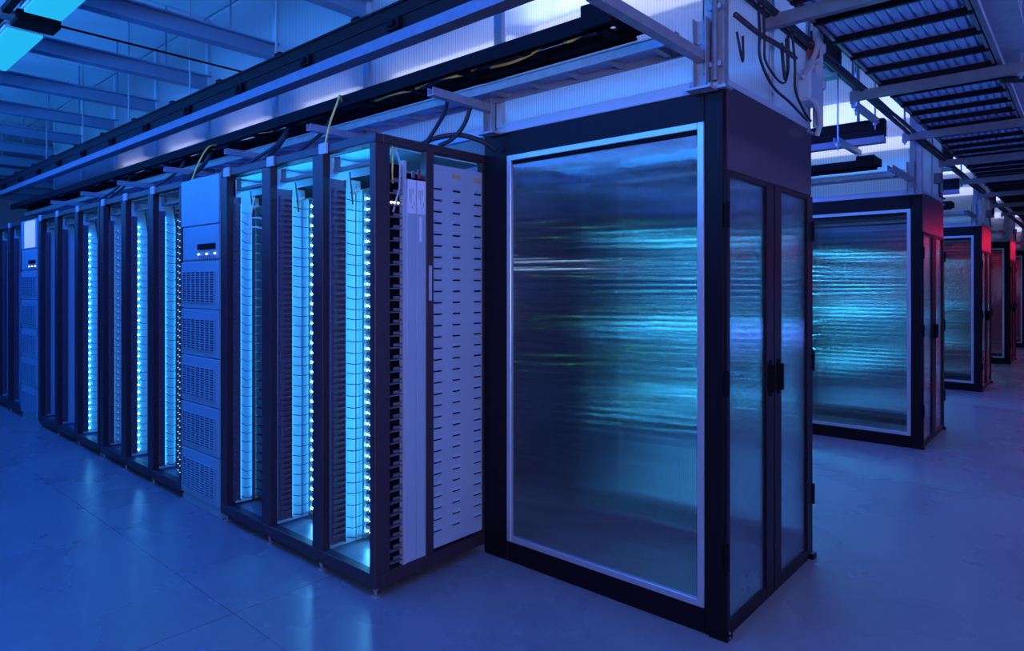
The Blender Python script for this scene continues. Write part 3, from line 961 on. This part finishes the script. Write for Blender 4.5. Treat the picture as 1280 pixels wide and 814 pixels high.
YG = 'yellow fibre cables in the black tray'
cable('fibre_cable', [(-1.78, 2.36, 2.60), (-1.72, 2.33, 2.575), (-1.66, 2.35, 2.60), (-1.64, 2.39, 2.64), (-1.68, 2.42, 2.66)], 0.012, 'ycable', 'thick yellow fibre loop in the black tray closest to its end cap', group=YG)
cable('fibre_cable', [(-2.28, 2.42, 2.60), (-2.1, 2.38, 2.575), (-1.95, 2.35, 2.575), (-1.86, 2.34, 2.60), (-1.8, 2.35, 2.63)], 0.007, 'ycable', 'thin yellow fibre curving below the black tray beside the thick loop', group=YG)
cable('fibre_cable', [(-2.62, 2.36, 2.60), (-2.5, 2.33, 2.575), (-2.4, 2.36, 2.58), (-2.34, 2.4, 2.62)], 0.008, 'ycable', 'short yellow fibre bend in the tray above the rack corner', group=YG)
cable('fibre_cable', [(-3.2, 2.40, 2.60), (-2.95, 2.33, 2.575), (-2.8, 2.36, 2.58), (-2.7, 2.4, 2.62)], 0.008, 'ycable', 'long yellow fibre bend in the tray above the bright middle bay', group=YG)
cable('fibre_cable', [(-3.42, 2.32, 2.60), (-3.3, 2.22, 2.61), (-3.24, 2.16, 2.54), (-3.25, 2.12, 2.42), (-3.26, 2.08, 2.24)], 0.006, 'ycable', 'yellow fibre dropping from the tray into the front rack', group=YG)
cable('fibre_cable', [(-4.6, 2.34, 2.60), (-4.4, 2.3, 2.575), (-4.3, 2.34, 2.58)], 0.008, 'ycable', 'yellow fibre bend in the tray above the grille cabinet', group=YG)
cable('fibre_cable', [(-5.05, 2.3, 2.58), (-4.98, 2.2, 2.54), (-4.95, 2.12, 2.42), (-4.94, 2.05, 2.24)], 0.006, 'ycable', 'yellow fibre dropping from the tray beyond the grille cabinet', group=YG)
BG = 'black power whips above the front row'
cable('power_cable', [(-2.62, 2.44, 2.50), (-2.60, 2.40, 2.42), (-2.62, 2.33, 2.30), (-2.64, 2.28, 2.22)], 0.011, 'cable', 'black power whip dropping to the louvred end of the front rack', group=BG)
cable('power_cable', [(-2.50, 2.50, 2.46), (-2.52, 2.47, 2.36), (-2.56, 2.42, 2.28), (-2.6, 2.36, 2.24)], 0.012, 'cable', 'black power whip dropping just behind the rack corner', group=BG)
cable('power_cable', [(-2.72, 2.30, 2.235), (-2.66, 2.38, 2.29), (-2.56, 2.47, 2.31), (-2.48, 2.57, 2.28), (-2.44, 2.64, 2.235)], 0.014, 'cable', 'arched black cable lying on top of the front rack', group=BG)
for i, (x, dx) in enumerate(((-3.7, 0.1), (-4.35, 0.2), (-4.12, 0.0), (-5.3, 0.0), (-5.38, 0.05), (-6.0, 0.2), (-7.1, 0.02), (-7.5, 0.25))):
    cable('power_cable', [(x + dx, 2.36, 2.56), (x + dx * 0.8, 2.3, 2.45), (x + 0.02, 2.18, 2.33), (x, 2.1, 2.236)], 0.012, 'cable', f'black power whip dropping to a rack, {ORD[i]} from the middle bay of the front rack', group=BG)

# ------------------------------------------------------------------ blue luminaires in the cold aisle
for i, x in enumerate((-4.45, -5.95, -7.45)):
    t = thing('ceiling_light', f'cyan glowing luminaire hung below the ceiling, {ORD[i]} from the busway end', 'light', (x, 1.16, 3.2), 'cyan luminaires over the cold aisle')
    MB().box(-0.55, 0.55, -0.12, 0.12, 0.02, 0.06).build('housing', 'lamp_body', t, bevel=0.01)
    MB().box(-0.53, 0.53, -0.1, 0.1, 0.0, 0.02).build('diffuser', 'diffuser', t)
    for sx in (-0.5, 0.5):
        MB().tube([(sx * 0.8, 0, 0.06), (sx * 0.8, 0, 0.73)], 0.004, 5).build('hanger', 'steel', t)
cr = thing('conduit_rail', 'black conduit rail running beside the cyan luminaires', 'conduit', (-3.6, 1.00, 3.22))
MB().box(-5, 0, -0.02, 0.02, 0, 0.04).build('rail', 'matte', cr)
for x in (-1.45, -2.9, -4.4):
    MB().tube([(x, 0, 0.04), (x, 0, 0.71)], 0.005, 5).build('hanger', 'matte', cr)
for i, x in enumerate((-5.2,)):
    t = thing('junction_box', 'dark junction box between two cyan luminaires', 'box', (x, 1.16, 3.19))
    MB().box(-0.09, 0.09, -0.11, 0.13, 0.0, 0.07).build('housing', 'matte', t, bevel=0.004)
    MB().box(-0.05, 0.05, -0.22, -0.10, 0.02, 0.06).build('connector', 'dullsteel', t)
    MB().tube([(0, -0.9, 0.05), (0, 1.49, 0.05)], 0.008, 6).build('crossing_conduit', 'matte', t)
    MB().tube([(0, 0, 0.06), (0, 0, 0.74)], 0.005, 5).build('hanger', 'matte', t)
# violet luminaires above the main aisle, clear of the view
for k in range(0, 5):
    t = thing('ceiling_light', f'violet luminaire over the main aisle, {ORD[k]} from the near wall', 'light', (0.75, 1.6 + P * k, 3.72), 'violet luminaires over the main aisle')
    MB().box(-0.15, 0.15, -1.2, 1.2, 0.02, 0.08).build('housing', 'lamp_body', t)
    MB().box(-0.13, 0.13, -1.18, 1.18, 0.0, 0.02).build('diffuser', 'vdiffuser', t)
    MB().tube([(0, -0.8, 0.08), (0, -0.8, 0.21)], 0.006, 5).tube([(0, 0.8, 0.08), (0, 0.8, 0.21)], 0.006, 5).build('hanger', 'steel', t)
for i, x in enumerate((-0.6, 1.2, 2.6)):
    t = thing('wall_washer', f'red wall washer before the far end wall, {ORD[i]} from the enclosures', 'light', (x, 32.2, 3.80), 'red wall washers at the far end')
    MB().box(-0.7, 0.7, -0.1, 0.1, 0.02, 0.10).build('housing', 'matte', t)
    MB().tube([(-0.5, 0, 0.1), (-0.5, 0, 0.13)], 0.01, 6).tube([(0.5, 0, 0.1), (0.5, 0, 0.13)], 0.01, 6).build('hanger', 'steel', t)


# ------------------------------------------------------------------ wide perforated tray over the main aisle
XA, XB, ZT = -1.03, -0.42, 2.80
bt = thing('wide_cable_tray', 'wide corrugated cable tray running along the main aisle overhead', 'cable tray', (XA, 2.0, ZT))
Wt = XB - XA
YL = 24.0
MB().box(-0.006, 0.0, 0, YL, -0.01, 0.1).box(-0.006, 0.016, 0, YL, -0.01, -0.005).build('side_rail', 'dullsteel', bt)
MB().box(Wt, Wt + 0.006, 0, YL, -0.01, 0.1).box(Wt - 0.016, Wt + 0.03, 0, YL, -0.01, -0.005).build('side_rail', 'dullsteel', bt)
wing = MB().box(Wt + 0.03, Wt + 0.16, 0, YL, 0.03, 0.036)
wing.build('edge_flange', 'steel', bt)
pan = MB()
NW = 13
seg = 8
for c in range(NW):
    for q in range(seg):
        u0, u1 = (c + q / seg) / NW, (c + (q + 1) / seg) / NW
        f0, f1 = q / seg, (q + 1) / seg
        h0 = -0.018 * math.sin(math.pi * f0) ** 0.7 if 0 < f0 < 1 else 0
        h1 = -0.018 * math.sin(math.pi * f1) ** 0.7 if 0 < f1 < 1 else 0
        i = len(pan.v)
        pan.v += [(Wt * u0, 0, 0.03 + h0), (Wt * u1, 0, 0.03 + h1), (Wt * u1, YL, 0.03 + h1), (Wt * u0, YL, 0.03 + h0)]
        pan.f.append((i, i + 1, i + 2, i + 3))
pan.build('corrugated_pan', 'pan', bt)
rib = MB().box(0, Wt, -0.012, 0.012, -0.022, 0.012).mesh('rib', 'encl')
y = 0.10
while y < 20:
    inst('rib', rib, bt, (0, y, 0))
    y += 0.33
SG = 'trapeze struts under the wide tray'
for i in range(8):
    y = 3.15 + 1.6 * i
    t = thing('trapeze_strut', f'steel strut crossing under the wide tray, {ORD[i]} along the main aisle', 'strut', (XA, y, ZT - 0.085), SG)
    MB().box(-0.17, Wt + 0.14, -0.021, 0.021, 0.0, 0.004).box(-0.17, Wt + 0.14, -0.021, -0.017, 0.004, 0.06).box(-0.17, Wt + 0.14, 0.017, 0.021, 0.004, 0.06).build('channel', 'dullsteel', t)
    for x in (-0.155, Wt + 0.115):
        MB().tube([(x, 0, -0.03), (x, 0, 3.93 - ZT + 0.085)], 0.008, 6).build('rod', 'steel', t)
        MB().tube([(x, 0, -0.016), (x, 0, 0.0)], 0.018, 6).build('nut', 'steel', t)
    MB().box(Wt + 0.14, Wt + 0.148, -0.03, 0.03, 0.0, 0.075).build('end_plate', 'alu', t)
CG = 'black cables beside the wide tray'
for i, (dx, dz, r) in enumerate(((-0.03, 0.01, 0.013), (-0.06, 0.015, 0.013), (-0.045, 0.045, 0.012), (-0.085, 0.03, 0.010))):
    pts = [(XA - 0.06 + dx + 0.008 * math.sin(q * 2 + i), 2.0 + q * 1.0, ZT + dz - 0.035 + 0.008 * math.cos(q * 1.7 + i * 2)) for q in range(20)]
    cable('cable_run', pts, r, 'cable', f'black cable running along the wide tray edge, {["lowest and inner", "lowest and outer", "upper inner", "upper outer"][i]} of four', group=CG)
cable('elbow_conduit', [(-0.42, 5.0, 2.76), (-0.28, 5.0, 2.74), (-0.22, 5.0, 2.78), (-0.20, 5.02, 2.92)], 0.022, 'cable', 'black elbow conduit turning up beside the wide tray', 'conduit')

# ------------------------------------------------------------------ cables and fittings on the end face above the doors
XF = XE + 0.01
vt = thing('vertical_conduit', 'dark vertical conduit beside the corner column above the enclosure', 'conduit', (XE - 0.03, Y0 - 0.03, 2.36))
MB().tube([(0, 0, 0), (0, 0, 1.5)], 0.014, 8).build('pipe', 'dullsteel', vt)
for z in (0.06, 0.3, 0.62):
    MB().box(-0.025, 0.025, -0.004, 0.024, z, z + 0.02).build('pipe_clip', 'steel', vt)
EG = 'dark cables on the end sheets above the doors'
mast = [(XF + 0.02, 2.70, 2.64), (XF + 0.025, 2.95, 2.63), (XF + 0.03, 3.2, 2.64), (XF + 0.03, 3.42, 2.64)]
cable('cable_mast', mast, 0.012, 'black', 'dark slanting rail tied with cables above the glass doors', 'rail')
cable('hanging_cable', [(XF + 0.02, 2.71, 2.72), (XF + 0.03, 2.85, 2.76), (XF + 0.04, 3.0, 2.86), (XF + 0.04, 3.1, 3.0)], 0.0065, 'cable', 'dark cable sweeping up from the corner column', group=EG)
cable('hanging_cable', [(XF + 0.03, 2.93, 2.76), (XF + 0.035, 2.93, 2.62), (XF + 0.03, 2.95, 2.52), (XF + 0.03, 3.1, 2.43), (XF + 0.03, 3.35, 2.40), (XF + 0.03, 3.6, 2.36)], 0.0065, 'cable', 'dark cable sagging across the end sheet to the conduit joint', group=EG)
cable('hanging_cable', [(XF + 0.03, 2.99, 2.80), (XF + 0.035, 2.99, 2.6), (XF + 0.03, 3.02, 2.52), (XF + 0.03, 3.2, 2.47), (XF + 0.03, 3.3, 2.52), (XF + 0.03, 3.28, 2.7)], 0.0055, 'cable', 'dark cable looping below the slanting rail', group=EG)
cable('hanging_cable', [(XF + 0.03, 3.36, 2.78), (XF + 0.04, 3.38, 2.6), (XF + 0.03, 3.42, 2.48), (XF + 0.03, 3.55, 2.40), (XF + 0.03, 3.66, 2.37)], 0.0065, 'cable', 'dark cable dropping from the rail end to the doors', group=EG)
cable('hanging_cable', [(XF + 0.03, 3.22, 2.66), (XF + 0.04, 3.22, 2.54), (XF + 0.03, 3.27, 2.50), (XF + 0.03, 3.31, 2.56), (XF + 0.03, 3.31, 2.72)], 0.008, 'cable', 'short dark u bend hanging under the rail', group=EG)
cable('hanging_cable', [(XF + 0.012, 2.735, 2.58), (XF + 0.012, 2.80, 2.47), (XF + 0.012, 2.80, 2.58)], 0.0055, 'cable', 'small dark v of cable beside the corner column', group=EG)
cable('flexible_conduit', [(XF + 0.05, 3.72, 2.95), (XF + 0.06, 3.66, 2.75), (XF + 0.05, 3.55, 2.62), (XF + 0.04, 3.5, 2.56)], 0.014, 'gcable', 'pale flexible conduit curving down above the doors', 'conduit')
jb = thing('valve_unit', 'grey valve unit with pipes above the far glass door', 'valve', (XF, 3.70, 2.36))
MB().box(-0.01, 0.06, -0.14, 0.06, 0.10, 0.26).build('body', 'grey', jb, bevel=0.012)
MB().tube([(0.03, 0.08, 0.0), (0.03, 0.08, 0.55)], 0.026, 10).tube([(0.03, 0.08, 0.2), (0.03, 0.08, 0.24)], 0.04, 10).tube([(0.03, 0.08, 0.4), (0.03, 0.08, 0.44)], 0.04, 10).build('riser_pipe', 'gcable', jb)
MB().tube([(0.05, -0.12, 0.24), (0.06, -0.10, 0.30), (0.06, -0.04, 0.31), (0.05, 0.0, 0.25)], 0.012, 7).tube([(0.05, -0.06, 0.12), (0.06, 0.0, 0.06), (0.05, 0.05, 0.0), (0.03, 0.06, -0.05)], 0.014, 7).build('hose', 'gcable', jb)
MB().box(0.0, 0.05, -0.01, 0.05, 0.36, 0.44).build('red_cover', 'red', jb, bevel=0.006)
for k in range(1, 4):
    t = thing('valve_unit', f'small grey junction box above the doors of the {ORD[k]} enclosure', 'box', (XF, 3.35 + P * k, 2.5))
    MB().box(-0.02, 0.04, -0.05, 0.05, 0, 0.1).build('body', 'dullsteel', t, bevel=0.004)
    MB().tube([(0.02, 0, 0.0), (0.02, 0.0, -0.08), (0.02, 0.05, -0.12), (0.02, 0.3, -0.12)], 0.01, 6).build('hose', 'cable', t)

# short struts bracing the busway of the second row
for i, (x, y0, y1, z) in enumerate(((-1.39, 5.6, 6.32, 2.89), (-1.60, 5.9, 6.62, 2.69), (-2.05, 5.7, 6.42, 2.69))):
    t = thing('brace_strut', f'short steel strut hung on two rods before the second busway, {ORD[i]} from the main aisle', 'strut', (x, y0, z), 'short struts at the second row')
    L_ = y1 - y0
    MB().box(-0.021, 0.021, 0, L_, 0, 0.004).box(-0.021, -0.017, 0, L_, 0.004, 0.042).box(0.017, 0.021, 0, L_, 0.004, 0.042).build('channel', 'steel', t)
    for yy in (0.05, L_ - 0.05):
        MB().tube([(0, yy, -0.06), (0, yy, 3.93 - z)], 0.007, 6).build('rod', 'steel', t)
        MB().tube([(0, yy, -0.02), (0, yy, 0.0)], 0.018, 6).build('nut', 'alu', t)
